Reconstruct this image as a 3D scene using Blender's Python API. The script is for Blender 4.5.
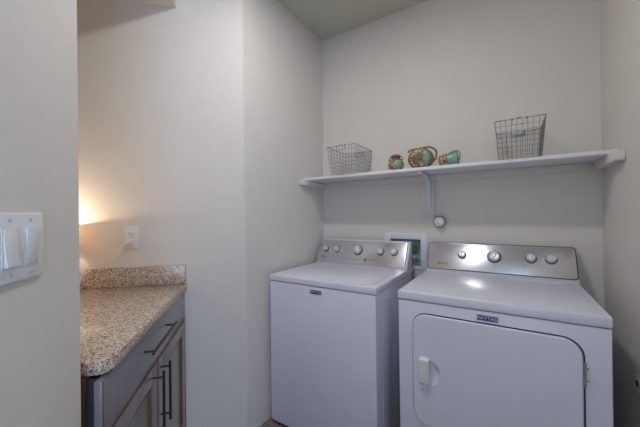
import bpy, bmesh, math, random
from mathutils import Vector, Matrix
random.seed(7)
for o in list(bpy.data.objects): bpy.data.objects.remove(o)
S = bpy.context.scene
C = S.collection
PI = math.pi

# ------------------------------------------------------------------ camera
F_PX, YAW, PITCH, ROLL, H = 295.43, 0.5667, 0.0024, -0.0122, 1.285
cd = bpy.data.cameras.new('camera'); cam = bpy.data.objects.new('camera', cd); C.objects.link(cam)
cd.sensor_width = 36; cd.lens = 36*F_PX/640; cd.clip_start = .02
cam.matrix_world = (Matrix.Translation((0, 0, H)) @ Matrix.Rotation(YAW, 4, 'Z')
                    @ Matrix.Rotation(PI/2+PITCH, 4, 'X') @ Matrix.Rotation(-ROLL*-1, 4, 'Z'))
S.camera = cam

# ------------------------------------------------------------------ world, light, exposure
W = bpy.data.worlds.new('world'); S.world = W; W.use_nodes = True
bg = W.node_tree.nodes['Background']
bg.inputs[0].default_value = (.52, .69, 1.0, 1); bg.inputs[1].default_value = 5.6
S.view_settings.view_transform = 'Standard'; S.view_settings.look = 'None'
S.view_settings.exposure = 0.02; S.view_settings.gamma = 1; S.view_settings.use_curve_mapping = False
CEIL_LIGHT = (-.62, .86)
CEIL_POWER = 11.3
CEIL_COL = (1.0, .985, 1.0)
LAMP_POWER = 3.8

# ------------------------------------------------------------------ dimensions
XL, XR, YB, ZC = -1.288, .415, 2.0825, 2.724
EL, ED = -1.10, 1.766           # nook: left wall, end wall (nook frame, turned 45 degrees)
FL, FD = -.410, .825            # foreground wall face and its end
c45 = math.sqrt(.5)
def nk(l, d, z=0): return Vector((c45*l-c45*d, c45*l+c45*d, z))
R45 = PI/4

# ------------------------------------------------------------------ materials
def mat(name, col, rough=.5, metal=0, spec=.5, bump=None, coat=0, emis=None, trans=0):
    m = bpy.data.materials.new(name); m.use_nodes = True
    n = m.node_tree.nodes; L = m.node_tree.links; b = n['Principled BSDF']
    b.inputs['Base Color'].default_value = (*col, 1); b.inputs['Roughness'].default_value = rough
    b.inputs['Metallic'].default_value = metal; b.inputs['Specular IOR Level'].default_value = spec
    b.inputs['Coat Weight'].default_value = coat; b.inputs['Transmission Weight'].default_value = trans
    # faint procedural variation so no surface is perfectly flat in tone
    tc = n.new('ShaderNodeTexCoord'); ns = n.new('ShaderNodeTexNoise'); mx = n.new('ShaderNodeMix'); mx.data_type = 'RGBA'
    ns.inputs['Scale'].default_value = 9; L.new(tc.outputs['Object'], ns.inputs['Vector'])
    mx.inputs[6].default_value = (*[x*.97 for x in col], 1); mx.inputs[7].default_value = (*[min(1, x*1.03) for x in col], 1)
    L.new(ns.outputs['Fac'], mx.inputs[0]); L.new(mx.outputs[2], b.inputs['Base Color'])
    if bump:
        sc, st, dist = bump
        nb = n.new('ShaderNodeTexNoise'); nb.inputs['Scale'].default_value = sc; nb.inputs['Detail'].default_value = 3
        bp = n.new('ShaderNodeBump'); bp.inputs['Strength'].default_value = st; bp.inputs['Distance'].default_value = dist
        L.new(tc.outputs['Object'], nb.inputs['Vector']); L.new(nb.outputs['Fac'], bp.inputs['Height']); L.new(bp.outputs[0], b.inputs['Normal'])
    if emis:
        b.inputs['Emission Color'].default_value = (*emis[0], 1); b.inputs['Emission Strength'].default_value = emis[1]
    return m
M = {}
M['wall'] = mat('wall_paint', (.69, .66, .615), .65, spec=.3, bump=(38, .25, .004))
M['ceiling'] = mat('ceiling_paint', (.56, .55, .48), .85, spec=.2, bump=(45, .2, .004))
M['trimw'] = mat('white_shelf_paint', (.78, .79, .83), .4)
M['brk'] = mat('bracket_enamel', (.62, .68, .76), .35)
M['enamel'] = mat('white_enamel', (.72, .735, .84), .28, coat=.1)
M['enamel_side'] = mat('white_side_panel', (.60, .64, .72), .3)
M['plastic'] = mat('white_plastic', (.80, .80, .82), .35)
M['knob'] = mat('knob_silver', (.72, .72, .76), .3, metal=.4)
M['chrome'] = mat('chrome', (.8, .8, .82), .15, metal=1)
M['dark'] = mat('dark_gap', (.03, .035, .05), .6)
M['badge'] = mat('badge_navy', (.02, .035, .20), .3)
M['letter'] = mat('badge_letters', (.55, .57, .65), .3, metal=.3)
M['ink'] = mat('printed_ink', (.06, .06, .07), .5)
M['wire'] = mat('galvanised_wire', (.22, .22, .22), .45, metal=.5)
M['tag'] = mat('label_plate', (.35, .50, .62), .35, metal=.2)
M['bronze'] = mat('dark_bronze', (.05, .05, .055), .35, metal=.7)
M['switch'] = mat('switch_plastic', (.72, .72, .72), .35)
M['boxw'] = mat('outlet_box_plastic', (.74, .76, .84), .4)
M['boxin'] = mat('outlet_box_inside', (.50, .50, .56), .5)
M['green_tag'] = mat('green_sticker', (.06, .55, .12), .5)
M['blue'] = mat('blue_handle', (.02, .06, .45), .4)
M['rubber'] = mat('black_rubber', (.03, .03, .03), .6)
M['braid'] = mat('braided_steel', (.35, .33, .31), .35, metal=.8)
M['glassg'] = mat('sea_green_glass', (.17, .37, .29), .25, bump=(60, .3, .003))
M['wicker'] = mat('brown_wicker', (.27, .17, .09), .7, bump=(120, .6, .004))
M['wood_edge'] = mat('worn_brown_edge', (.17, .075, .045), .45)
M['toe'] = mat('toe_kick_brown', (.05, .035, .03), .6)
M['cord'] = mat('cream_cord', (.75, .70, .62), .5)
M['base'] = mat('lamp_base_ceramic', (.5, .45, .38), .35)

def steel():
    m = bpy.data.materials.new('brushed_steel'); m.use_nodes = True
    n = m.node_tree.nodes; L = m.node_tree.links; b = n['Principled BSDF']
    b.inputs['Metallic'].default_value = .85; b.inputs['Roughness'].default_value = .24
    tc = n.new('ShaderNodeTexCoord'); mp = n.new('ShaderNodeMapping'); mp.inputs['Scale'].default_value = (2, 260, 260)
    ns = n.new('ShaderNodeTexNoise'); ns.inputs['Scale'].default_value = 3
    cr = n.new('ShaderNodeValToRGB'); cr.color_ramp.elements[0].color = (.58, .58, .62, 1); cr.color_ramp.elements[1].color = (.74, .74, .78, 1)
    L.new(tc.outputs['Object'], mp.inputs[0]); L.new(mp.outputs[0], ns.inputs['Vector'])
    L.new(ns.outputs['Fac'], cr.inputs[0]); L.new(cr.outputs[0], b.inputs['Base Color'])
    tg = n.new('ShaderNodeTangent'); tg.direction_type = 'UV_MAP'; tg.uv_map = 'grain'      # brushed left to right
    b.inputs['Anisotropic'].default_value = .7; b.inputs['Anisotropic Rotation'].default_value = .25; L.new(tg.outputs[0], b.inputs['Tangent'])
    return m
M['steel'] = steel()

def granite():
    m = bpy.data.materials.new('speckled_granite'); m.use_nodes = True
    n = m.node_tree.nodes; L = m.node_tree.links; b = n['Principled BSDF']
    b.inputs['Roughness'].default_value = .18
    tc = n.new('ShaderNodeTexCoord')
    def vor(scale, stops, feat='F1'):
        v = n.new('ShaderNodeTexVoronoi'); v.inputs['Scale'].default_value = scale; v.feature = feat
        L.new(tc.outputs['Object'], v.inputs['Vector'])
        s = n.new('ShaderNodeSeparateColor'); L.new(v.outputs['Color'], s.inputs[0])
        r = n.new('ShaderNodeValToRGB'); r.color_ramp.interpolation = 'LINEAR'
        while len(r.color_ramp.elements) < len(stops): r.color_ramp.elements.new(.5)
        for e, (p, col) in zip(r.color_ramp.elements, stops): e.position = p; e.color = (*col, 1)
        L.new(s.outputs[0], r.inputs[0]); return r
    a = vor(250, [(0, (.02, .016, .014)), (.2, (.08, .055, .04)), (.28, (.36, .27, .20)), (.5, (.53, .42, .33)), (.8, (.66, .56, .47)), (1, (.74, .67, .60))])
    c = vor(115, [(0, (.18, .13, .09)), (.25, (.42, .33, .24)), (.6, (.60, .48, .38)), (1, (.70, .61, .52))])
    mx = n.new('ShaderNodeMix'); mx.data_type = 'RGBA'; mx.inputs[0].default_value = .28
    L.new(a.outputs[0], mx.inputs[6]); L.new(c.outputs[0], mx.inputs[7]); L.new(mx.outputs[2], b.inputs['Base Color'])
    return m
M['granite'] = granite()

def cabinet_mat():
    m = bpy.data.materials.new('stained_cabinet_wood'); m.use_nodes = True
    n = m.node_tree.nodes; L = m.node_tree.links; b = n['Principled BSDF']
    b.inputs['Roughness'].default_value = .3; b.inputs['Coat Weight'].default_value = .4
    tc = n.new('ShaderNodeTexCoord'); mp = n.new('ShaderNodeMapping'); mp.inputs['Scale'].default_value = (60, 60, 4)
    ns = n.new('ShaderNodeTexNoise'); ns.inputs['Scale'].default_value = 1.5; ns.inputs['Detail'].default_value = 5
    cr = n.new('ShaderNodeValToRGB'); cr.color_ramp.elements[0].color = (.17, .15, .165, 1); cr.color_ramp.elements[1].color = (.25, .22, .24, 1)
    L.new(tc.outputs['Object'], mp.inputs[0]); L.new(mp.outputs[0], ns.inputs['Vector'])
    L.new(ns.outputs['Fac'], cr.inputs[0]); L.new(cr.outputs[0], b.inputs['Base Color'])
    return m
M['cab'] = cabinet_mat()

def floor_mat():
    m = bpy.data.materials.new('wood_plank_floor'); m.use_nodes = True
    n = m.node_tree.nodes; L = m.node_tree.links; b = n['Principled BSDF']; b.inputs['Roughness'].default_value = .4
    tc = n.new('ShaderNodeTexCoord'); mp = n.new('ShaderNodeMapping'); mp.inputs['Rotation'].default_value = (0, 0, .0)
    br = n.new('ShaderNodeTexBrick'); br.inputs['Scale'].default_value = 1; br.inputs['Brick Width'].default_value = 1.2
    br.inputs['Row Height'].default_value = .15; br.inputs['Mortar Size'].default_value = .003
    br.inputs['Color1'].default_value = (.26, .18, .13, 1); br.inputs['Color2'].default_value = (.34, .25, .19, 1); br.inputs['Mortar'].default_value = (.06, .04, .03, 1)
    mp2 = n.new('ShaderNodeMapping'); mp2.inputs['Scale'].default_value = (3, 50, 1)
    ns = n.new('ShaderNodeTexNoise'); ns.inputs['Scale'].default_value = 2; ns.inputs['Detail'].default_value = 6
    mx = n.new('ShaderNodeMix'); mx.data_type = 'RGBA'; mx.blend_type = 'MULTIPLY'; mx.inputs[0].default_value = .6
    cr = n.new('ShaderNodeValToRGB'); cr.color_ramp.elements[0].position = .3; cr.color_ramp.elements[0].color = (.35, .3, .28, 1); cr.color_ramp.elements[1].position = .65
    L.new(tc.outputs['Object'], mp.inputs[0]); L.new(mp.outputs[0], br.inputs[0]); L.new(tc.outputs['Object'], mp2.inputs[0])
    L.new(mp2.outputs[0], ns.inputs['Vector']); L.new(ns.outputs['Fac'], cr.inputs[0])
    L.new(br.outputs[0], mx.inputs[6]); L.new(cr.outputs[0], mx.inputs[7]); L.new(mx.outputs[2], b.inputs['Base Color'])
    return m
M['floor'] = floor_mat()

def shade_mat():
    m = bpy.data.materials.new('lamp_shade_fabric'); m.use_nodes = True
    n = m.node_tree.nodes; L = m.node_tree.links; b = n['Principled BSDF']; out = n['Material Output']
    b.inputs['Base Color'].default_value = (.85, .75, .6, 1); b.inputs['Roughness'].default_value = .9
    t = n.new('ShaderNodeBsdfTranslucent'); t.inputs[0].default_value = (.92, .76, .58, 1)
    mx = n.new('ShaderNodeMixShader'); mx.inputs[0].default_value = .55
    wv = n.new('ShaderNodeTexNoise'); wv.inputs['Scale'].default_value = 300; bp = n.new('ShaderNodeBump'); bp.inputs['Strength'].default_value = .2
    L.new(wv.outputs['Fac'], bp.inputs['Height']); L.new(bp.outputs[0], b.inputs['Normal'])
    L.new(b.outputs[0], mx.inputs[1]); L.new(t.outputs[0], mx.inputs[2]); L.new(mx.outputs[0], out.inputs[0])
    return m
M['shade'] = shade_mat()
def wicker_mix():
    m = bpy.data.materials.new('rope_wrapped_glass'); m.use_nodes = True
    n = m.node_tree.nodes; L = m.node_tree.links; b = n['Principled BSDF']; b.inputs['Roughness'].default_value = .5
    tc = n.new('ShaderNodeTexCoord'); v = n.new('ShaderNodeTexVoronoi'); v.inputs['Scale'].default_value = 85
    s = n.new('ShaderNodeSeparateColor'); r = n.new('ShaderNodeValToRGB')
    for _ in range(2): r.color_ramp.elements.new(.5)
    for e, (p, col) in zip(r.color_ramp.elements, [(0, (.10, .055, .03)), (.4, (.30, .19, .09)), (.75, (.50, .38, .22)), (1, (.28, .50, .38))]):
        e.position = p; e.color = (*col, 1)
    L.new(tc.outputs['Object'], v.inputs['Vector']); L.new(v.outputs['Color'], s.inputs[0]); L.new(s.outputs[0], r.inputs[0]); L.new(r.outputs[0], b.inputs['Base Color'])
    return m
M['wrap'] = wicker_mix()

# ------------------------------------------------------------------ helpers
def box(bm, x0, x1, y0, y1, z0, z1, bev=0, seg=2):
    t = bmesh.new(); bmesh.ops.create_cube(t, size=1)
    for v in t.verts: v.co = Vector(((x0+x1)/2+v.co.x*(x1-x0), (y0+y1)/2+v.co.y*(y1-y0), (z0+z1)/2+v.co.z*(z1-z0)))
    if bev: bmesh.ops.bevel(t, geom=list(t.edges), offset=bev, segments=seg, profile=.5, affect='EDGES')
    merge(bm, t)
def merge(bm, t, mtx=None):
    me = bpy.data.meshes.new('tmp'); t.to_mesh(me); t.free()
    if mtx: me.transform(mtx)
    bm.from_mesh(me); bpy.data.meshes.remove(me)
def prism(bm, pts, a, b, axis='z', bev=0):
    """extrude a closed 2-D outline between a and b along an axis"""
    t = bmesh.new()
    def P(u, v, w): return {'z': (u, v, w), 'x': (w, u, v), 'y': (u, w, v)}[axis]
    lo = [t.verts.new(P(u, v, a)) for u, v in pts]; hi = [t.verts.new(P(u, v, b)) for u, v in pts]
    n = len(pts); t.faces.new(lo); t.faces.new(list(reversed(hi)))
    for i in range(n): t.faces.new((lo[i], hi[i], hi[(i+1) % n], lo[(i+1) % n]))
    bmesh.ops.recalc_face_normals(t, faces=t.faces)
    if bev:
        es = [e for e in t.edges if len(e.link_faces) == 2 and e.calc_face_angle() > .6]
        bmesh.ops.bevel(t, geom=es, offset=bev, segments=2, profile=.5, affect='EDGES')
    merge(bm, t)
def rrect(x0, x1, y0, y1, r, n=8):
    out = []
    for cx, cy, a in ((x1-r, y1-r, 0), (x0+r, y1-r, 90), (x0+r, y0+r, 180), (x1-r, y0+r, 270)):
        for k in range(n+1):
            t = math.radians(a+90*k/n); out.append((cx+r*math.cos(t), cy+r*math.sin(t)))
    return out
def tube(bm, pts, r, n=8, closed=False):
    pts = [Vector(p) for p in pts]; m = len(pts); rings = []
    up = Vector((0, 0, 1)); prev = None
    for i, p in enumerate(pts):
        if closed: d = pts[(i+1) % m]-pts[i-1]
        else: d = pts[min(i+1, m-1)]-pts[max(i-1, 0)]
        d.normalize()
        if prev is None:
            u = d.cross(up) if abs(d.z) < .95 else d.cross(Vector((1, 0, 0)))
        else: u = prev-d*prev.dot(d)
        u.normalize(); prev = u; w = d.cross(u)
        rr = r[i] if isinstance(r, (list, tuple)) else r
        rings.append([bm.verts.new(p+(u*math.cos(2*PI*k/n)+w*math.sin(2*PI*k/n))*rr) for k in range(n)])
    for i in range(m if closed else m-1):
        a, b = rings[i], rings[(i+1) % m]
        for k in range(n): bm.faces.new((a[k], a[(k+1) % n], b[(k+1) % n], b[k]))
    if not closed: bm.faces.new(list(reversed(rings[0]))); bm.faces.new(rings[-1])
def lathe(bm, prof, n=28, mtx=None, caps=True):
    """prof: list of (radius, height) about z"""
    t = bmesh.new(); rings = []
    for r, z in prof:
        rings.append([t.verts.new((r*math.cos(2*PI*k/n), r*math.sin(2*PI*k/n), z)) for k in range(n)])
    for a, b in zip(rings, rings[1:]):
        for k in range(n): t.faces.new((a[k], a[(k+1) % n], b[(k+1) % n], b[k]))
    if caps: t.faces.new(list(reversed(rings[0]))); t.faces.new(rings[-1])
    bmesh.ops.recalc_face_normals(t, faces=t.faces)
    merge(bm, t, mtx)
def obj(name, bm, m, parent=None, loc=(0, 0, 0), rot=(0, 0, 0), smooth=True, kind=None, label=None):
    me = bpy.data.meshes.new(name); bm.to_mesh(me); bm.free()
    o = bpy.data.objects.new(name, me); C.objects.link(o)
    for mm in (m if isinstance(m, list) else [m]): me.materials.append(mm)
    if m is M['steel']:
        uv = me.uv_layers.new(name='grain')
        for lp in me.loops:
            co = me.vertices[lp.vertex_index].co; uv.data[lp.index].uv = (co.x, co.z)
    if smooth:
        for p in me.polygons: p.use_smooth = True
        try: me.set_sharp_from_angle(angle=math.radians(35))
        except Exception: pass
    o.location = loc; o.rotation_euler = rot
    if parent: o.parent = parent
    if kind: o['kind'] = kind
    if label: o['label'] = label
    return o
def thing(name, label, cat, loc=(0, 0, 0), rotz=0, group=None):
    o = bpy.data.objects.new(name, None); C.objects.link(o); o.empty_display_size = .05
    o.location = loc; o.rotation_euler = (0, 0, rotz); o['label'] = label; o['category'] = cat
    if group: o['group'] = group
    return o
def tag(o, label, cat, group=None):
    o['label'] = label; o['category'] = cat
    if group: o['group'] = group
    return o
def struct(name, bm, m, **k): return obj(name, bm, m, kind='structure', **k)
def text_bm(s, size, mtx, ext=.0006, sx=1.0):
    cu = bpy.data.curves.new('t', 'FONT'); cu.body = s; cu.size = size; cu.extrude = ext; cu.align_x = 'CENTER'; cu.align_y = 'CENTER'
    cu.offset = size*.02
    o = bpy.data.objects.new('t', cu); C.objects.link(o); bpy.context.view_layer.update()
    dg = bpy.context.evaluated_depsgraph_get(); me = bpy.data.meshes.new_from_object(o.evaluated_get(dg))
    bpy.data.objects.remove(o); bpy.data.curves.remove(cu)
    me.transform(Matrix.Diagonal((sx, 1, 1, 1))); me.transform(mtx)
    bm = bmesh.new(); bm.from_mesh(me); bpy.data.meshes.remove(me); return bm

# ------------------------------------------------------------------ room shell
bm = bmesh.new(); box(bm, -3.2, 2.2, -2.6, 2.3, -.1, 0); struct('floor', bm, M['floor'])
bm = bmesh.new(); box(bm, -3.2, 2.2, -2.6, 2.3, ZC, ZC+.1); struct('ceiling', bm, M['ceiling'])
BX0, BX1, BZ0, BZ1 = -.728, -.500, .900, 1.108           # hole for the washer outlet box
bm = bmesh.new()
box(bm, XL-.12, BX0, YB, YB+.12, 0, ZC); box(bm, BX1, XR+.12, YB, YB+.12, 0, ZC)
box(bm, BX0, BX1, YB, YB+.12, 0, BZ0); box(bm, BX0, BX1, YB, YB+.12, BZ1, ZC)
struct('wall_back', bm, M['wall'])
bm = bmesh.new(); prism(bm, [(XR, YB), (XR, -.25), (XR+.06, -.30), (XR+.12, -.25), (XR+.12, YB)], 0, ZC); struct('wall_right', bm, M['wall'])  # unseen rear stretch lengthened to keep world light off the foreground wall
# corner where the nook end wall meets the alcove side wall, with a rounded bead
lc = (XL/c45)+ED                      # c45*(l-D)=XL
cor = nk(lc, ED); rb = .022
tl = rb*math.tan(PI/8)
cen = Vector((XL-rb, cor.y+tl, 0))
arc = [(cen.x+rb*math.cos(t), cen.y+rb*math.sin(t)) for t in [math.radians(-45+45*k/8) for k in range(9)]]
bm = bmesh.new(); prism(bm, arc+[(XL, YB), (XL-.11, YB), (XL-.11, arc[0][1]+.1)], 0, ZC); struct('wall_left', bm, M['wall'])
a0 = nk(EL-.12, ED); a1 = nk(EL-.12, ED+.1)
bm = bmesh.new(); prism(bm, [(a0.x, a0.y), arc[0], (XL-.11, arc[0][1]+.1), (a1.x, a1.y)], 0, ZC); struct('wall_end', bm, M['wall'])
def nbox(bm, l0, l1, d0, d1, z0, z1, bev=0):
    t = bmesh.new(); box(t, l0, l1, d0, d1, z0, z1, bev); merge(bm, t, Matrix.Rotation(R45, 4, 'Z'))
bm = bmesh.new(); nbox(bm, EL-.12, EL, FD-.12, ED, 0, ZC); struct('wall_side', bm, M['wall'])
# foreground wall with a rounded end
rb = .012
pts = [(FL, -1.9), (FL, FD-rb)]+[(FL-rb+rb*math.cos(t), FD-rb+rb*math.sin(t)) for t in [PI/2*k/8 for k in range(1, 9)]]
pts += [(EL, FD), (EL, FD-.12), (FL-.12, FD-.12), (FL-.12, -1.9)]
bm = bmesh.new(); prism(bm, [tuple(nk(*p)[:2]) for p in pts], 0, ZC); struct('wall_foreground', bm, M['wall'])
bm = bmesh.new(); nbox(bm, EL, FL, FD, ED, 2.437, ZC); struct('ceiling_soffit', bm, M['wall'])

# ------------------------------------------------------------------ ceiling downlight (above and just out of the picture)
t = thing('ceiling_light', 'round white flush light on the ceiling in front of the washer', 'ceiling light', (*CEIL_LIGHT, ZC))
bm = bmesh.new(); lathe(bm, [(.105, 0), (.105, -.012), (.092, -.02), (.080, -.02), (.080, 0)]); obj('trim_ring', bm, M['plastic'], t)
bm = bmesh.new(); lathe(bm, [(.080, -.004), (.080, -.008)])
obj('diffuser', bm, mat('lit_diffuser', (.9, .9, .88), .5, emis=((1, .94, .86), 6)), t)
ld = bpy.data.lights.new('ceiling_light_glow', 'AREA'); ld.shape = 'DISK'; ld.size = .15; ld.energy = CEIL_POWER; ld.color = CEIL_COL
lo = bpy.data.objects.new('ceiling_light_glow', ld); C.objects.link(lo); lo.location = (*CEIL_LIGHT, ZC-.024)

# ------------------------------------------------------------------ base cabinet, countertop
D0, D1 = .850, 1.757
FACE = -.381
cab = thing('base_cabinet', 'dark stained base cabinet with one drawer over two doors under the granite counter', 'cabinet', nk(-.72, 1.3), R45)
def cb(name, m, boxes, parent=cab, bev=0, **k):
    bm = bmesh.new()
    for b in boxes: box(bm, b[0]+.72, b[1]+.72, b[2]-1.3, b[3]-1.3, b[4], b[5], bev)
    return obj(name, bm, m, parent, **k)
cb('body', M['wood_edge'], [(-1.03, -.424, D0+.004, ED-.004, .10, .874)])
cb('toe_kick', M['toe'], [(-1.02, -.47, D0+.01, ED-.004, 0, .10)])
cb('face_shadow_gap', M['dark'], [(-.424, FACE-.0195, D0+.02, ED-.012, .105, .868)])
dr = cb('drawer', M['cab'], [(FACE-.019, FACE, D0, D1, .722, .868)], bev=.003)
cb('edge_moulding', M['wood_edge'], [(FACE-.017, FACE+.0008, D0, D1, .7185, .7245), (FACE-.012, FACE+.0012, D0+.004, D0+.007, .724, .866)], dr)
def pull(parent, d0, d1, z0, z1, posts):
    bm = bmesh.new(); L = FACE+.036
    def q(l, d, z): return (l+.72, d-1.3, z)
    tube(bm, [q(L, d0, z0), q(L, d1, z1)], .0052, 10)
    for d, z in posts: tube(bm, [q(FACE-.002, d, z), q(L, d, z)], .0042, 8)
    obj('handle', bm, M['bronze'], parent)
pull(dr, 1.118, 1.432, .812, .812, [(1.14, .812), (1.40, .812)])
SP = 1.282
for (a, b, hd) in ((D0, SP-.002, 1.236), (SP+.002, D1, 1.322)):
    fw = .062
    d = cb('door', M['cab'], [(FACE-.019, FACE, a, a+fw, .115, .714), (FACE-.019, FACE, b-fw, b, .115, .714),
                              (FACE-.019, FACE, a+fw-.001, b-fw+.001, .652, .714), (FACE-.019, FACE, a+fw-.001, b-fw+.001, .115, .177)], bev=.002)
    cb('panel', M['cab'], [(FACE-.017, FACE-.0105, a+fw-.004, b-fw+.004, .173, .656)], d)
    e = .006; x0, x1 = FACE-.0108, FACE-.001
    cb('inner_moulding', M['wood_edge'], [(x0, x1, a+fw, a+fw+e, .177, .652), (x0, x1, b-fw-e, b-fw, .177, .652),
                                         (x0, x1, a+fw, b-fw, .652-e, .652), (x0, x1, a+fw, b-fw, .177, .177+e)], d)
    cb('edge_moulding', M['wood_edge'], [(FACE-.017, FACE+.0006, a, b, .710, .7145), (FACE-.017, FACE+.0006, a, a+.004, .115, .71), (FACE-.017, FACE+.0006, b-.004, b, .115, .71)], d)
    pull(d, hd, hd, .452, .692, [(hd, .670), (hd, .478)])
# countertop slab with a clipped rounded near corner + splash
CE = -.370; CT = .913
ct = thing('countertop', 'flat speckled beige granite countertop with rounded near corner on the dark base cabinet', 'countertop', nk(-.72, 1.3, .876), R45)
def loc2(p): return (p[0]+.72, p[1]-1.3)
r = .032
cor_ = [(CE-r+r*math.cos(t), .866+r+r*math.sin(t)) for t in [-PI/2+PI/2*k/8 for k in range(9)]]
bm = bmesh.new(); prism(bm, [loc2(p) for p in [(EL+.002, .866)]+cor_+[(CE, ED-.001), (EL+.002, ED-.001)]], 0, CT-.876, bev=.007); obj('slab', bm, M['granite'], ct)
bm = bmesh.new(); box(bm, EL+.002+.72, CE-.003+.72, -.021, -.001, .0005, .102, .003)
tag(obj('backsplash', bm, M['granite'], None, nk(-.72, ED, CT), (0, 0, R45)), 'low strip of speckled granite backsplash against the end wall below the outlet', 'backsplash')

# ------------------------------------------------------------------ outlets and switches
def duplex(t, y=-.006):
    bm = bmesh.new(); prism(bm, rrect(-.0345, .0345, -.058, .058, .005), -.006, 0, 'y', .002); obj('cover_plate', bm, M['switch'], t)
    for s in (1, -1):
        bm = bmesh.new(); prism(bm, rrect(-.0165, .0165, s*.020-.014, s*.020+.014, .009), -.009, -.005, 'y', .0008); r_ = obj('receptacle', bm, M['switch'], t)
        bm = bmesh.new()
        box(bm, -.008, -.0055, -.0094, -.008, s*.020-.003, s*.020+.006); box(bm, .0055, .008, -.0094, -.008, s*.020-.003, s*.020+.005)
        box(bm, -.002, .002, -.0094, -.008, s*.020-.009, s*.020-.005); obj('slot', bm, M['dark'], r_)
    bm = bmesh.new(); lathe(bm, [(.003, 0), (.0025, .0015)], 10, Matrix.Translation((0, -.006, 0)) @ Matrix.Rotation(PI/2, 4, 'X')); obj('screw', bm, M['chrome'], t)
t = thing('wall_outlet', 'white double power outlet on the end wall above the granite backsplash', 'outlet', nk(-.643, ED, 1.173), R45)
duplex(t)
# cord: plug in the lower socket, droop to the left behind the counter
t = thing('power_cord', 'cream power cord plugged into the wall outlet and drooping to the counter', 'cord', nk(-.643, ED-.009, 1.15), R45)
bm = bmesh.new(); box(bm, -.008, .008, -.022, 0, -.010, .008, .003); obj('plug', bm, M['cord'], t)
bm = bmesh.new()
cp = [(0, -.022, -.004), (-.014, -.028, -.006), (-.03, -.030, -.032), (-.044, -.030, -.060), (-.064, -.031, -.083), (-.097, -.032, -.100), (-.15, -.034, -.110), (-.19, -.034, -.125), (-.21, -.045, -.16), (-.22, -.05, -.2320)]
def smooth(p, n=6):
    p = [Vector(q) for q in p]; out = []
    for i in range(len(p)-1):
        a, b, c, d = p[max(i-1, 0)], p[i], p[i+1], p[min(i+2, len(p)-1)]
        for k in range(n):
            s = k/n; out.append(.5*((2*b)+(c-a)*s+(2*a-5*b+4*c-d)*s*s+(3*b-a-3*c+d)*s**3))
    return out+[p[-1]]
tube(bm, smooth(cp), .0026, 8); obj('cable', bm, M['cord'], t)
# small lamp standing on the counter, tucked behind the foreground wall
LC = (-.975, 1.656)
t = thing('table_lamp', 'small lit table lamp on the granite counter behind the foreground wall', 'lamp', nk(*LC, CT), R45)
bm = bmesh.new(); lathe(bm, [(.05, 0), (.052, .006), (.035, .02), (.014, .035), (.02, .07), (.028, .10), (.018, .135), (.008, .15), (.008, .25)]); obj('lamp_base', bm, M['base'], t)
bm = bmesh.new()
for k in range(4):
    q = bmesh.new(); box(q, -.086, .086, .0845, .086, 1.107-CT, 1.245-CT); merge(bm, q, Matrix.Rotation(k*PI/2, 4, 'Z'))
obj('lamp_shade', bm, M['shade'], t)
bm = bmesh.new(); lathe(bm, [(.008, .25), (.012, .262), (.018, .285), (.018, .297), (.012, .307), (.004, .310)]); obj('bulb', bm, mat('lit_bulb', (1, .9, .75), .4, emis=((1, .72, .42), 4)), t)
ld = bpy.data.lights.new('table_lamp_glow', 'POINT'); ld.energy = LAMP_POWER; ld.color = (1, .80, .61); ld.shadow_soft_size = .012
lo = bpy.data.objects.new('table_lamp_glow', ld); C.objects.link(lo); lo.location = nk(*LC, 1.217+.012)
# double rocker switch on the foreground wall: local x runs into the depth, normal +l
t = thing('light_switch', 'white double rocker switch plate on the grey foreground wall at far left', 'light switch', nk(FL, .625, 1.234), R45)
t.rotation_euler = (0, 0, R45+PI/2)           # local x = depth, local -y = out of the wall
bm = bmesh.new(); prism(bm, rrect(-.062, .060, -.060, .060, .006), -.006, 0, 'y', .0025); obj('cover_plate', bm, M['switch'], t)
for k, cx in enumerate((-.024, .024)):
    bm = bmesh.new(); prism(bm, rrect(cx-.0175, cx+.0175, -.0345, .0345, .002), -.0075, -.005, 'y'); fr = obj('rocker_frame', bm, M['switch'], t)
    s = 1 if k == 0 else -1
    bm = bmesh.new(); prism(bm, [(-.0068, -.032), (-.0068, .032), (-.0085 if s > 0 else -.0125, .032), (-.0095, 0), (-.0135 if s > 0 else -.0085, -.032)], cx-.0145, cx+.0145, 'x', .0008)
    obj('rocker', bm, M['switch'], fr)
for cx in (-.024, .024):
    for cz in (.048, -.048):
        bm = bmesh.new(); lathe(bm, [(.0032, 0), (.0028, .0012)], 10, Matrix.Translation((cx, -.006, cz)) @ Matrix.Rotation(PI/2, 4, 'X')); obj('screw', bm, M['boxin'], t)

# ------------------------------------------------------------------ washer
def console(t, x0, x1, yb, yt, z0, z1, ydepth, name='console'):
    """slanted control panel; local frame of the thing.  front face from (yb,z0) to (yt,z1)"""
    bm = bmesh.new(); r_ = .012
    prism(bm, [(yb-.004, z0), (yt-.004, z1-r_), (yt, z1-.003), (yt+.01, z1), (ydepth, z1-.004), (ydepth, z0)], x0, x1, 'x', .003)
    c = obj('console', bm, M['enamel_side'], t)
    L = math.hypot(yt-yb, z1-z0); ang = math.atan2(yt-yb, z1-z0)
    # frame on the face: local X = x, local Y = up the face, local Z = out
    mtx = Matrix.Translation(((x0+x1)/2, (yb+yt)/2-.0045, (z0+z1)/2)) @ Matrix.Rotation(PI/2-ang, 4, 'X')
    return c, mtx, L
def face_plate(c, mtx, w, L, r_):
    t = bmesh.new(); prism(t, rrect(-w/2, w/2, -L/2, L/2, r_), 0, .003, 'z', .001)
    bm = bmesh.new(); merge(bm, t, mtx); return obj('control_panel', bm, M['steel'], c)
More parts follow.
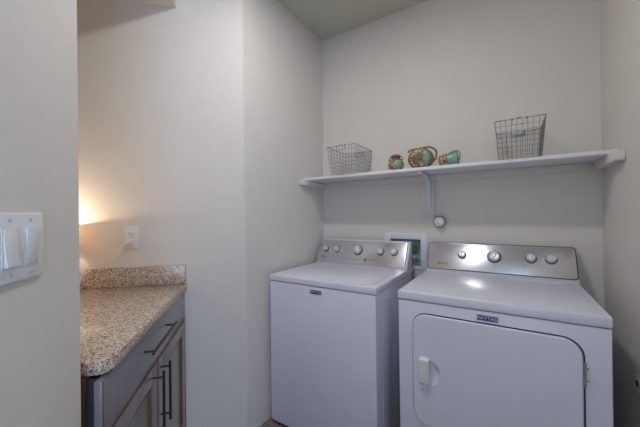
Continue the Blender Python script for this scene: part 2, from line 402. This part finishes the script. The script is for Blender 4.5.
def knob(parent, mtx, u, v, r_, h=.022):
    bm = bmesh.new(); K = mtx @ Matrix.Translation((u, v, .003))
    lathe(bm, [(r_*1.18, 0), (r_*1.18, .003), (r_*1.02, .004)], 28, K); skirt = obj('knob_skirt', bm, M['rubber'], parent)
    bm = bmesh.new()
    lathe(bm, [(r_, .003), (r_*.96, h*.75), (r_*.80, h), (r_*.72, h*.9), (r_*.1, h*.86)], 28, K)
    t = bmesh.new(); box(t, -r_*.13, r_*.13, -r_*.8, r_*.8, h*.8, h*1.12, .001); merge(bm, t, K @ Matrix.Rotation(random.uniform(-.5, .5), 4, 'Z'))
    k = obj('knob', bm, M['knob'], parent); skirt.parent = k
    return k

wx0, wx1, wy0, wy1 = -1.252, -.552, 1.374, 2.035
zt, zs = .9193, .8815
ws = thing('washing_machine', 'white top loading washing machine in the alcove corner, left of the dryer', 'washing machine', ((wx0+wx1)/2, (wy0+wy1)/2, 0))
WW, WD = (wx1-wx0)/2, (wy1-wy0)/2
bm = bmesh.new(); box(bm, -WW+.001, WW-.005, -WD+.003, WD, .022, zs-.003, .005, 3)
for k, (a, b) in enumerate(((-.24, -.10), (-.02, .12), (.19, .28))):       # pressed panels on the side
    box(bm, WW-.008, WW-.0038, a, b, .10, .82, .001)
obj('cabinet_body', bm, M['enamel'], ws)
bm = bmesh.new(); box(bm, -WW+.01, WW-.01, -WD+.010, WD-.004, zs-.006, zs+.002); obj('seam', bm, M['dark'], ws)
bm = bmesh.new(); box(bm, -WW-.002, WW+.001, -WD, WD, zs, zt-.002, .005, 3); 
obj('top_deck', bm, M['enamel'], ws)
lx0, lx1, ly0, ly1 = -WW+.045, WW-.040, -WD+.035, 1.895-(wy0+wy1)/2
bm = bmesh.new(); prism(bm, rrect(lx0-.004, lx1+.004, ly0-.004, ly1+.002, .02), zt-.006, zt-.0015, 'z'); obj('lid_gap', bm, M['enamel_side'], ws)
bm = bmesh.new(); prism(bm, rrect(lx0, lx1, ly0, ly1, .02), zt-.005, zt+.002, 'z', .002)
lid = obj('lid', bm, M['enamel'], ws)
for sx in (-1, 1):
    for sy in (-1, 1):
        bm = bmesh.new(); lathe(bm, [(.022, 0), (.022, .01), (.012, .012), (.012, .03)], 14, Matrix.Translation((sx*(WW-.05), sy*(WD-.05), 0))); obj('foot', bm, M['rubber'], ws)
yc = (wy0+wy1)/2
c, mt, L = console(ws, -WW, WW-.014, 1.905-yc, 1.998-yc, zt-.004, 1.093, WD)
wcon = 2*WW-.014
fp = face_plate(c, mt, wcon-.012, L-.022, .008)
def fx(X, x0, x1): return X-(x0+x1)/2
cx_w = (wx0+wx1-.014)/2
for X, r_ in ((-1.188, .020), (-1.090, .022), (-.918, .030), (-.746, .022), (-.650, .021)): knob(fp, mt, X-cx_w, .016, r_, .024)
K = mt @ Matrix.Translation((-1.19-cx_w, -.048, .0032)); obj('logo_lettering', text_bm('MAYTAG', .0125, K, .0003), M['ink'], fp)
bm = bmesh.new(); lathe(bm, [(.0085, 0), (.0085, .0008)], 20, mt @ Matrix.Translation((-.852-cx_w, -.052, .003))); obj('round_emblem', bm, M['ink'], fp)
for X, v, hw in [(-1.0+k*.0185, -.052, .0075) for k in range(7)]+[(-.835+k*.011, -.052, .004) for k in range(5)]+[(-.98, .016, .007), (-.853, .016, .007)]:
    t_ = bmesh.new(); box(t_, -hw, hw, -.0011, .0011, 0, .0006); bm = bmesh.new(); merge(bm, t_, mt @ Matrix.Translation((X-cx_w, v, .003)))
    obj('printed_mark', bm, M['ink'], fp)
bm = bmesh.new(); prism(bm, [(1.902-yc, zt), (1.993-yc, 1.088), (WD+.0, 1.092), (WD+.0, zt)], WW-.014, WW-.002, 'x', .003); obj('end_cap', bm, M['enamel'], c)
def badge(t, x, y, z, w, h, size):
    bm = bmesh.new(); box(bm, x-w/2, x+w/2, y-.004, y+.001, z-h/2, z+h/2, .001); b = obj('badge', bm, M['badge'], t)
    K = Matrix.Translation((x, y-.0042, z)) @ Matrix.Rotation(PI/2, 4, 'X'); obj('badge_lettering', text_bm('MAYTAG', size, K, .0004, 1.0), M['letter'], b)
badge(ws, -.911-(wx0+wx1)/2, -WD+.004, .8495, .074, .021, .0185)

# ------------------------------------------------------------------ dryer
dx0, dx1, dy0, dy1 = -.4455, .2965, 1.382, 2.065
ds = thing('clothes_dryer', 'white front loading clothes dryer with rounded door, right of the washing machine', 'dryer', ((dx0+dx1)/2, (dy0+dy1)/2, 0))
DW, DD = (dx1-dx0)/2, (dy1-dy0)/2; xc, yc = (dx0+dx1)/2, (dy0+dy1)/2
ztd, zsd = .9211, .8805
bm = bmesh.new(); box(bm, -DW, DW, -DD+.003, DD, .022, zsd-.003, .005, 3); obj('cabinet_body', bm, M['enamel'], ds)
bm = bmesh.new(); box(bm, -DW+.01, DW-.01, -DD+.010, DD-.004, zsd-.006, zsd+.002); obj('seam', bm, M['dark'], ds)
bm = bmesh.new(); box(bm, -DW-.002, DW+.002, -DD, DD, zsd, ztd-.002, .005, 3)
prism(bm, rrect(-DW+.02, DW-.02, -DD+.02, 1.925-yc, .02), ztd-.003, ztd, 'z', .0012); obj('top_deck', bm, M['enamel'], ds)
bm = bmesh.new(); prism(bm, rrect(.5*DW-.12, DW-.07, 1.90-yc, 1.94-yc, .004), ztd-.003, ztd+.004, 'z', .0015); obj('lint_screen_cover', bm, M['enamel'], ds)
for sx in (-1, 1):
    for sy in (-1, 1):
        bm = bmesh.new(); lathe(bm, [(.022, 0), (.022, .01), (.012, .012), (.012, .03)], 14, Matrix.Translation((sx*(DW-.05), sy*(DD-.05), 0))); obj('foot', bm, M['rubber'], ds)
yf = -DD+.004
X0, X1, Z0, Z1 = -.378-xc, .2185-xc, .330, .826
bm = bmesh.new(); prism(bm, rrect(X0-.003, X1+.0065, Z0-.004, Z1+.0045, .066), yf-.0012, yf+.002, 'y'); obj('door_shadow_gap', bm, M['dark'], ds)  # dark ring, standing in for the shaded groove around the door
bm = bmesh.new(); prism(bm, rrect(X0, X1, Z0, Z1, .062, 12), yf-.013, yf, 'y', .006); dd = obj('door', bm, M['enamel'], ds)
ydf = yf-.013
hx0, hx1, hz0, hz1 = -.352-xc, -.300-xc, .515, .635
bm = bmesh.new(); prism(bm, [(ydf+.001, hz0), (ydf-.018, hz0+.006), (ydf-.024, hz1-.004), (ydf-.018, hz1), (ydf+.001, hz1)], hx0+.006, hx1-.004, 'x', .003)
h = obj('door_handle', bm, M['plastic'], dd)
bm = bmesh.new(); lathe(bm, [(.0, -.0), (.010, .0005), (.020, .004), (.026, .012), (.028, .03)], 32, Matrix.Translation(((hx0+hx1)/2+.028, ydf+.0105, (hz0+hz1)/2-.004)) @ Matrix.Diagonal((1.55, 1, 2.1, 1)) @ Matrix.Rotation(PI/2, 4, 'X'), caps=True)
bmesh.ops.remove_doubles(bm, verts=bm.verts, dist=1e-6); bmesh.ops.recalc_face_normals(bm, faces=bm.faces)
cut = obj('cutter', bm, M['enamel'], ds); md = dd.modifiers.new('b', 'BOOLEAN'); md.object = cut; md.operation = 'DIFFERENCE'; md.solver = 'EXACT'
bpy.context.view_layer.update(); dg = bpy.context.evaluated_depsgraph_get(); me = bpy.data.meshes.new_from_object(dd.evaluated_get(dg))
dd.modifiers.clear(); dd.data = me; bpy.data.objects.remove(cut)
me.set_sharp_from_angle(angle=math.radians(35))
for p in me.polygons: p.use_smooth = p.area < .004
for z in (.705, .40):
    bm = bmesh.new()
    box(bm, X1-.001, X1+.009, yf-.008, yf+.001, z-.043, z+.043, .0015)
    tube(bm, [(X1+.003, yf-.011, z-.04), (X1+.003, yf-.011, z+.04)], .0042, 10)
    for s in (-.022, .022): lathe(bm, [(.0035, 0), (.003, .002)], 10, Matrix.Translation((X1+.014, yf-.001, z+s)) @ Matrix.Rotation(PI/2, 4, 'X'))
    obj('hinge', bm, M['braid'], dd, label='grey metal hinge')
badge(ds, -.0765-xc, -DD+.004, .8505, .076, .021, .0185)
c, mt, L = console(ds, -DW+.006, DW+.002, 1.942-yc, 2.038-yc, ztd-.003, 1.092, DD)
wc = 2*DW-.004; cx_d = (dx0+dx1)/2+.004
bm = bmesh.new(); t_ = bmesh.new(); prism(t_, rrect(-wc/2, wc/2, -L/2+.02, L/2+.002, .018), -.002, .002, 'z', .001); merge(bm, t_, mt); obj('panel_edge', bm, M['ink'], c, label='dark outline around the steel control panel')
t_ = bmesh.new(); prism(t_, rrect(-wc/2+.004, wc/2-.005, -L/2+.024, L/2-.002, .016), 0, .0035, 'z', .001)
bm = bmesh.new(); merge(bm, t_, mt); fp = obj('control_panel', bm, M['steel'], c)
for X, r_, v in ((-.241, .021, .022), (-.071, .031, .020), (.103, .023, .023), (.192, .023, .024)): knob(fp, mt, X-cx_d, v, r_, .024)
K = mt @ Matrix.Translation((-.345-cx_d, -.042, .0037)); obj('logo_lettering', text_bm('MAYTAG', .0145, K, .0003), M['ink'], fp)

# ------------------------------------------------------------------ washer outlet box in the back wall
t = thing('washer_outlet_box', 'white recessed outlet box in the back wall behind the washer corner', 'outlet box', ((BX0+BX1)/2, YB, 1.02))
bx = (BX1-BX0)/2; z0, z1 = BZ0-1.02, BZ1-1.02
bm = bmesh.new(); f0, f1 = -.762-(BX0+BX1)/2, -.466-(BX0+BX1)/2
box(bm, f0, -bx+.008, -.006, 0, .895-1.02, 1.147-1.02, .002); box(bm, bx-.008, f1, -.006, 0, .895-1.02, 1.147-1.02, .002)
box(bm, -bx+.006, bx-.006, -.006, 0, z1-.006, 1.147-1.02, .002); box(bm, -bx+.006, bx-.006, -.006, 0, .895-1.02, z0+.02, .002)
obj('frame', bm, M['boxw'], t)
bm = bmesh.new(); g = .0015
box(bm, -bx+g, -bx+.005, 0, .085, z0+g, z1-g); box(bm, bx-.005, bx-g, 0, .085, z0+g, z1-g); box(bm, -bx+g, bx-g, 0, .085, z1-.005, z1-g)
box(bm, -bx+g, bx-g, 0, .085, z0+g, z0+.005); box(bm, -bx+g, bx-g, .08, .085, z0+g, z1-g); obj('recess', bm, M['boxin'], t)
bm = bmesh.new(); box(bm, .026, .062, .066, .0805, -.008, .036); obj('green_sticker', bm, M['green_tag'], t)
bm = bmesh.new(); box(bm, .060, .080, .03, .036, -.065, -.038, .002); obj('green_tab', bm, M['green_tag'], t)
for X, hm in ((.045, M['blue']), (-.045, M['rubber'])):
    bm = bmesh.new(); tube(bm, [(X, .045, -.11), (X, .045, -.03), (X, .045, -.014)], .011, 12); tube(bm, [(X, .045, -.02), (X, .012, -.03)], .010, 12)
    lathe(bm, [(.015, 0), (.015, .02)], 8, Matrix.Translation((X, .045, -.05))); v = obj('valve', bm, M['chrome'], t)
    bm = bmesh.new(); box(bm, X-.004, X+.030, .030, .038, -.022, -.006, .003); obj('valve_handle', bm, hm, v)
t2 = thing('supply_hose', 'braided water hose running down behind the washer from the outlet box', 'hose', (-.570, YB, .85))
bm = bmesh.new(); tube(bm, smooth([(0, -.021, .135), (0, -.022, .08), (.012, -.024, 0), (.02, -.022, -.1), (.03, -.022, -.5), (.05, -.022, -.77), (.09, -.022, -.835)]), .009, 10); obj('hose', bm, M['braid'], t2)
bm = bmesh.new(); lathe(bm, [(.014, -.01), (.014, .016)], 8, Matrix.Translation((0, -.0215, .13))); obj('coupling_nut', bm, M['chrome'], t2)

# round fitting on the back wall under the shelf board
t = thing('water_shutoff', 'round white and chrome wall fitting below the shelf bracket', 'wall fitting', (-.381, YB, 1.226))
RX = Matrix.Rotation(PI/2, 4, 'X')
bm = bmesh.new(); lathe(bm, [(.037, 0), (.040, .020), (.036, .026)], 28, RX); obj('escutcheon', bm, M['braid'], t)
bm = bmesh.new(); lathe(bm, [(.031, .008), (.031, .03), (.027, .038), (.01, .040)], 28, RX); b_ = obj('cap', bm, M['plastic'], t)
bm = bmesh.new(); lathe(bm, [(.012, .038), (.011, .050), (.004, .052)], 16, RX @ Matrix.Translation((.004, -.004, 0))); obj('key_stem', bm, M['chrome'], b_)
bm = bmesh.new(); lathe(bm, [(.016, .039), (.016, .0405), (.013, .0405), (.013, .039)], 20, RX); obj('centre_ring', bm, M['boxin'], b_)
# round dark-centred fitting low on the right wall (cut by the frame)
t = thing('wall_socket', 'small round pale socket with dark centre low on the right wall', 'socket', (XR, 1.590, .628))
RY = Matrix.Rotation(-PI/2, 4, 'Y')
bm = bmesh.new(); lathe(bm, [(.042, 0), (.042, .004), (.036, .008), (.01, .008)], 28, RY); obj('cover', bm, M['switch'], t)
bm = bmesh.new(); lathe(bm, [(.012, .007), (.012, .0105), (.009, .0105)], 20, RY @ Matrix.Translation((0, .0, 0))); obj('socket_hole', bm, M['dark'], t)

# ------------------------------------------------------------------ shelf
sh = thing('wall_shelf', 'long white wall shelf above the washer and dryer', 'shelf', ((XL+XR)/2, YB, 1.5385))
SW = (XR-XL)/2-.0015; ys = 1.804-YB; T = .0185
bm = bmesh.new(); box(bm, -SW, SW, ys, -.001, 0, T, .002); obj('board', bm, M['trimw'], sh)
bm = bmesh.new(); box(bm, -SW, SW, -.020, -.001, -.040, -.0005, .0015); obj('cleat', bm, M['wall'], sh)
bm = bmesh.new(); box(bm, -SW, -SW+.030, 1.745-YB, -.020, -.038, -.0005, .0015); obj('cleat', bm, M['wall'], sh)
bm = bmesh.new(); box(bm, SW-.035, SW, 1.715-YB, -.020, -.042, -.0005, .0015); obj('cleat', bm, M['wall'], sh)
ox = (XL+XR)/2
bm = bmesh.new(); box(bm, -.495-ox, -.413-ox, -.021, -.001, 1.264-1.5385, -.041, .0015); obj('backing_board', bm, M['wall'], sh)
prof = [(-.018, -.002), (ys+.012, -.002), (ys+.012, -.014)]
for k in range(13):
    s = k/12; th = s*PI/2
    prof.append((-.048+(ys+.012+.048)*(1-math.sin(th)), -.014-.055*(1-math.cos(th))-.0*s))
prof += [(-.042, -.16), (-.040, -.235), (-.036, -.262), (-.018, -.262)]
bm = bmesh.new(); prism(bm, prof, -.458-ox, -.432-ox, 'x', .0015); bk = obj('bracket', bm, M['brk'], sh)
for z in (-.085, -.235):
    bm = bmesh.new(); lathe(bm, [(.005, 0), (.004, .002)], 12, Matrix.Translation((-.445-ox, -.0405 if z < -.1 else -.050, z)) @ RX); obj('screw', bm, M['boxin'], bk)
ST = 1.5385+T      # shelf top

# ------------------------------------------------------------------ wire baskets
def basket(name, label, loc, rot, w, d, h, taper, nx, ny, nz, plate):
    t = thing(name, label, 'basket', loc, rot, None)
    wb, db = w*taper, d*taper; r_ = .0011
    def P(u, v, s): return ((wb+(w-wb)*s)/2*u, (db+(d-db)*s)/2*v, r_+h*s)
    bm = bmesh.new(); tube(bm, [P(*q, 1) for q in ((-1, -1), (1, -1), (1, 1), (-1, 1))], .0024, 8, True); rim = obj('rim', bm, M['wire'], t)
    bm = bmesh.new()
    for k in range(nz):
        s = k/nz
        tube(bm, [P(*q, s) for q in ((-1, -1), (1, -1), (1, 1), (-1, 1))], r_, 5, True)
    for k in range(nx+1):
        u = -1+2*k/nx
        tube(bm, [P(u, -1, 1), P(u, -1, 0), P(u, 1, 0), P(u, 1, 1)], r_, 5)
    for k in range(ny+1):
        v = -1+2*k/ny
        tube(bm, [P(-1, v, 1), P(-1, v, 0), P(1, v, 0), P(1, v, 1)], r_, 5)
    obj('wire_sides', bm, M['wire'], t)
    for s in (-1, 1):                       # handles clipped to the short sides' rims
        bm = bmesh.new(); y = s*d/2; z = r_+h
        tube(bm, [(-.03, y, z), (-.03, y*.99, z-.028), (.03, y*.99, z-.028), (.03, y, z)], .0016, 6)
        for x in (-.03, .03): tube(bm, [(x-.004, y, z), (x+.004, y, z)], .0042, 8)
        tube(bm, [(-.010, y, z+.003), (.010, y, z+.003)], .003, 8)
        obj('handle', bm, M['wire'], t)
    if plate:
        bm = bmesh.new(); box(bm, -.027, .027, d/2-.007, d/2-.0035, h-.014, h+.004, .001); obj('label_plate', bm, M['tag'], t, label='pale blue label plate')
    return t
basket('wire_basket', 'rectangular wire basket with a pale blue tag near the right end of the shelf', (.0535, 1.925, ST), 0, .213, .292, .193, .85, 9, 12, 7, True)
basket('wire_basket', 'rectangular wire basket without tag at the left end of the white shelf', (-.957, 1.922, ST), 0, .213, .292, .193, .85, 9, 12, 7, False)

# ------------------------------------------------------------------ decorative glass and wicker vessels
def ell(bm, cx, cy, cz, rx, ry, rz, n=24):
    t_ = bmesh.new(); bmesh.ops.create_uvsphere(t_, u_segments=n, v_segments=n//2, radius=1)
    for v in t_.verts: v.co = Vector((cx+v.co.x*rx, cy+v.co.y*ry, cz+v.co.z*rz))
    merge(bm, t_)
t = thing('decorative_jar', 'small squat brown and green glass jar with a flared neck, leftmost of the vessels', 'jar', (-.606, 1.87, ST))
bm = bmesh.new(); lathe(bm, [(.028, 0), (.044, .010), (.051, .034), (.048, .054), (.036, .068), (.027, .074)]); body = obj('wrapped_body', bm, M['wrap'], t)
bm = bmesh.new(); ell(bm, .016, -.022, .034, .030, .030, .027); obj('glass_belly', bm, M['glassg'], body)
bm = bmesh.new(); lathe(bm, [(.026, .072), (.024, .082), (.034, .090), (.035, .094), (.026, .098), (.024, .104), (.020, .104), (.018, .084)]); obj('neck', bm, M['wicker'], t)
bm = bmesh.new()
for z, rr in ((.068, .038), (.074, .031)): tube(bm, [(rr*math.cos(2*PI*k/24), rr*math.sin(2*PI*k/24), z) for k in range(24)], .003, 6, True)
for sx in (-1, 1): tube(bm, smooth([(sx*.040, 0, .064), (sx*.046, 0, .076), (sx*.038, 0, .088), (sx*.027, 0, .088)]), .003, 6)
obj('rope_ring', bm, M['wicker'], t)

# pitcher: round drum body facing the room, woven spokes on the left, glass showing at the right
t = thing('decorative_pitcher', 'round brown wicker and green glass pitcher with arched handle, middle of the vessels', 'pitcher', (-.452, 1.885, ST), .12)
RXp = Matrix.Translation((0, 0, .062)) @ Matrix.Diagonal((1.16, 1, 1, 1)) @ Matrix.Rotation(PI/2, 4, 'X')
bm = bmesh.new(); lathe(bm, [(.020, -.052), (.050, -.046), (.060, -.025), (.062, 0), (.060, .025), (.052, .043), (.030, .050), (.004, .052)], 36, RXp); obj('wrapped_body', bm, M['wrap'], t)
bm = bmesh.new(); ell(bm, .030, -.037, .064, .029, .018, .046); obj('glass_belly', bm, M['glassg'], t)
bm = bmesh.new()
def onf(a, rr, cx=-.016):
    # point on the front of the drum for spokes fanning out from (cx, 0)
    x, z = cx+rr*math.cos(a), rr*math.sin(a); q = math.hypot(x, z)
    y = .054 if q < .030 else .054-.030*((q-.030)/.032)**2
    return tuple(RXp @ Vector((x, z, y)))
for k in range(14):
    a = 2*PI*k/14+.1; R_ = -(-.016)*math.cos(a)+math.sqrt(.060**2-(.016*math.sin(a))**2)
    tube(bm, [onf(a, R_*f) for f in (.04, .3, .55, .8, 1)], .0024, 6)
tube(bm, [tuple(RXp @ Vector((.0625*math.cos(2*PI*k/32), .0625*math.sin(2*PI*k/32), .022))) for k in range(32)], .0034, 6, True)
tube(bm, [tuple(RXp @ Vector((.0635*math.cos(2*PI*k/32), .0635*math.sin(2*PI*k/32), -.006))) for k in range(32)], .0034, 6, True)
obj('spoke_weave', bm, M['wicker'], t)
bm = bmesh.new()
tube(bm, smooth([(-.072, -.02, .104), (-.066, -.02, .116), (-.04, -.02, .121), (.0, -.02, .125), (.040, -.018, .129), (.066, -.016, .124), (.088, -.014, .104), (.091, -.012, .080), (.084, -.01, .055), (.070, -.008, .042)]), .0062, 8)
obj('handle', bm, M['wicker'], t)

t = thing('decorative_jug', 'sea green glass jug with brown wrapped end lying on its side, rightmost of the vessels', 'jug', (-.292, 1.905, ST), .05)
RYj = Matrix.Translation((-.055, 0, .036)) @ Matrix.Rotation(PI/2-.14, 4, 'Y')
bm = bmesh.new(); lathe(bm, [(.024, 0), (.033, .005), (.036, .03), (.035, .06), (.040, .088), (.043, .104), (.038, .104), (.034, .088), (.030, .06), (.031, .03)], 30, RYj, caps=False)
lathe(bm, [(.002, .001), (.027, .0)], 30, RYj); obj('glass_body', bm, M['glassg'], t)
bm = bmesh.new(); lathe(bm, [(.025, -.002), (.035, .004), (.0378, .030), (.0375, .044), (.0355, .046)], 30, RYj, caps=False); wb_ = obj('wrapped_end', bm, M['wrap'], t)
bm = bmesh.new()
for h_, rr in ((.004, .035), (.024, .0375), (.045, .0380), (.102, .0425)): tube(bm, [tuple(RYj @ Vector((rr*math.cos(2*PI*k/26), rr*math.sin(2*PI*k/26), h_))) for k in range(26)], .0026, 6, True)
obj('wicker_band', bm, M['wicker'], t)
bm = bmesh.new(); tube(bm, smooth([(-.005, -.008, .078), (.015, -.010, .087), (.038, -.012, .092), (.054, -.012, .082), (.058, -.012, .055), (.052, -.012, .03)]), .0040, 8); obj('handle', bm, M['glassg'], t)
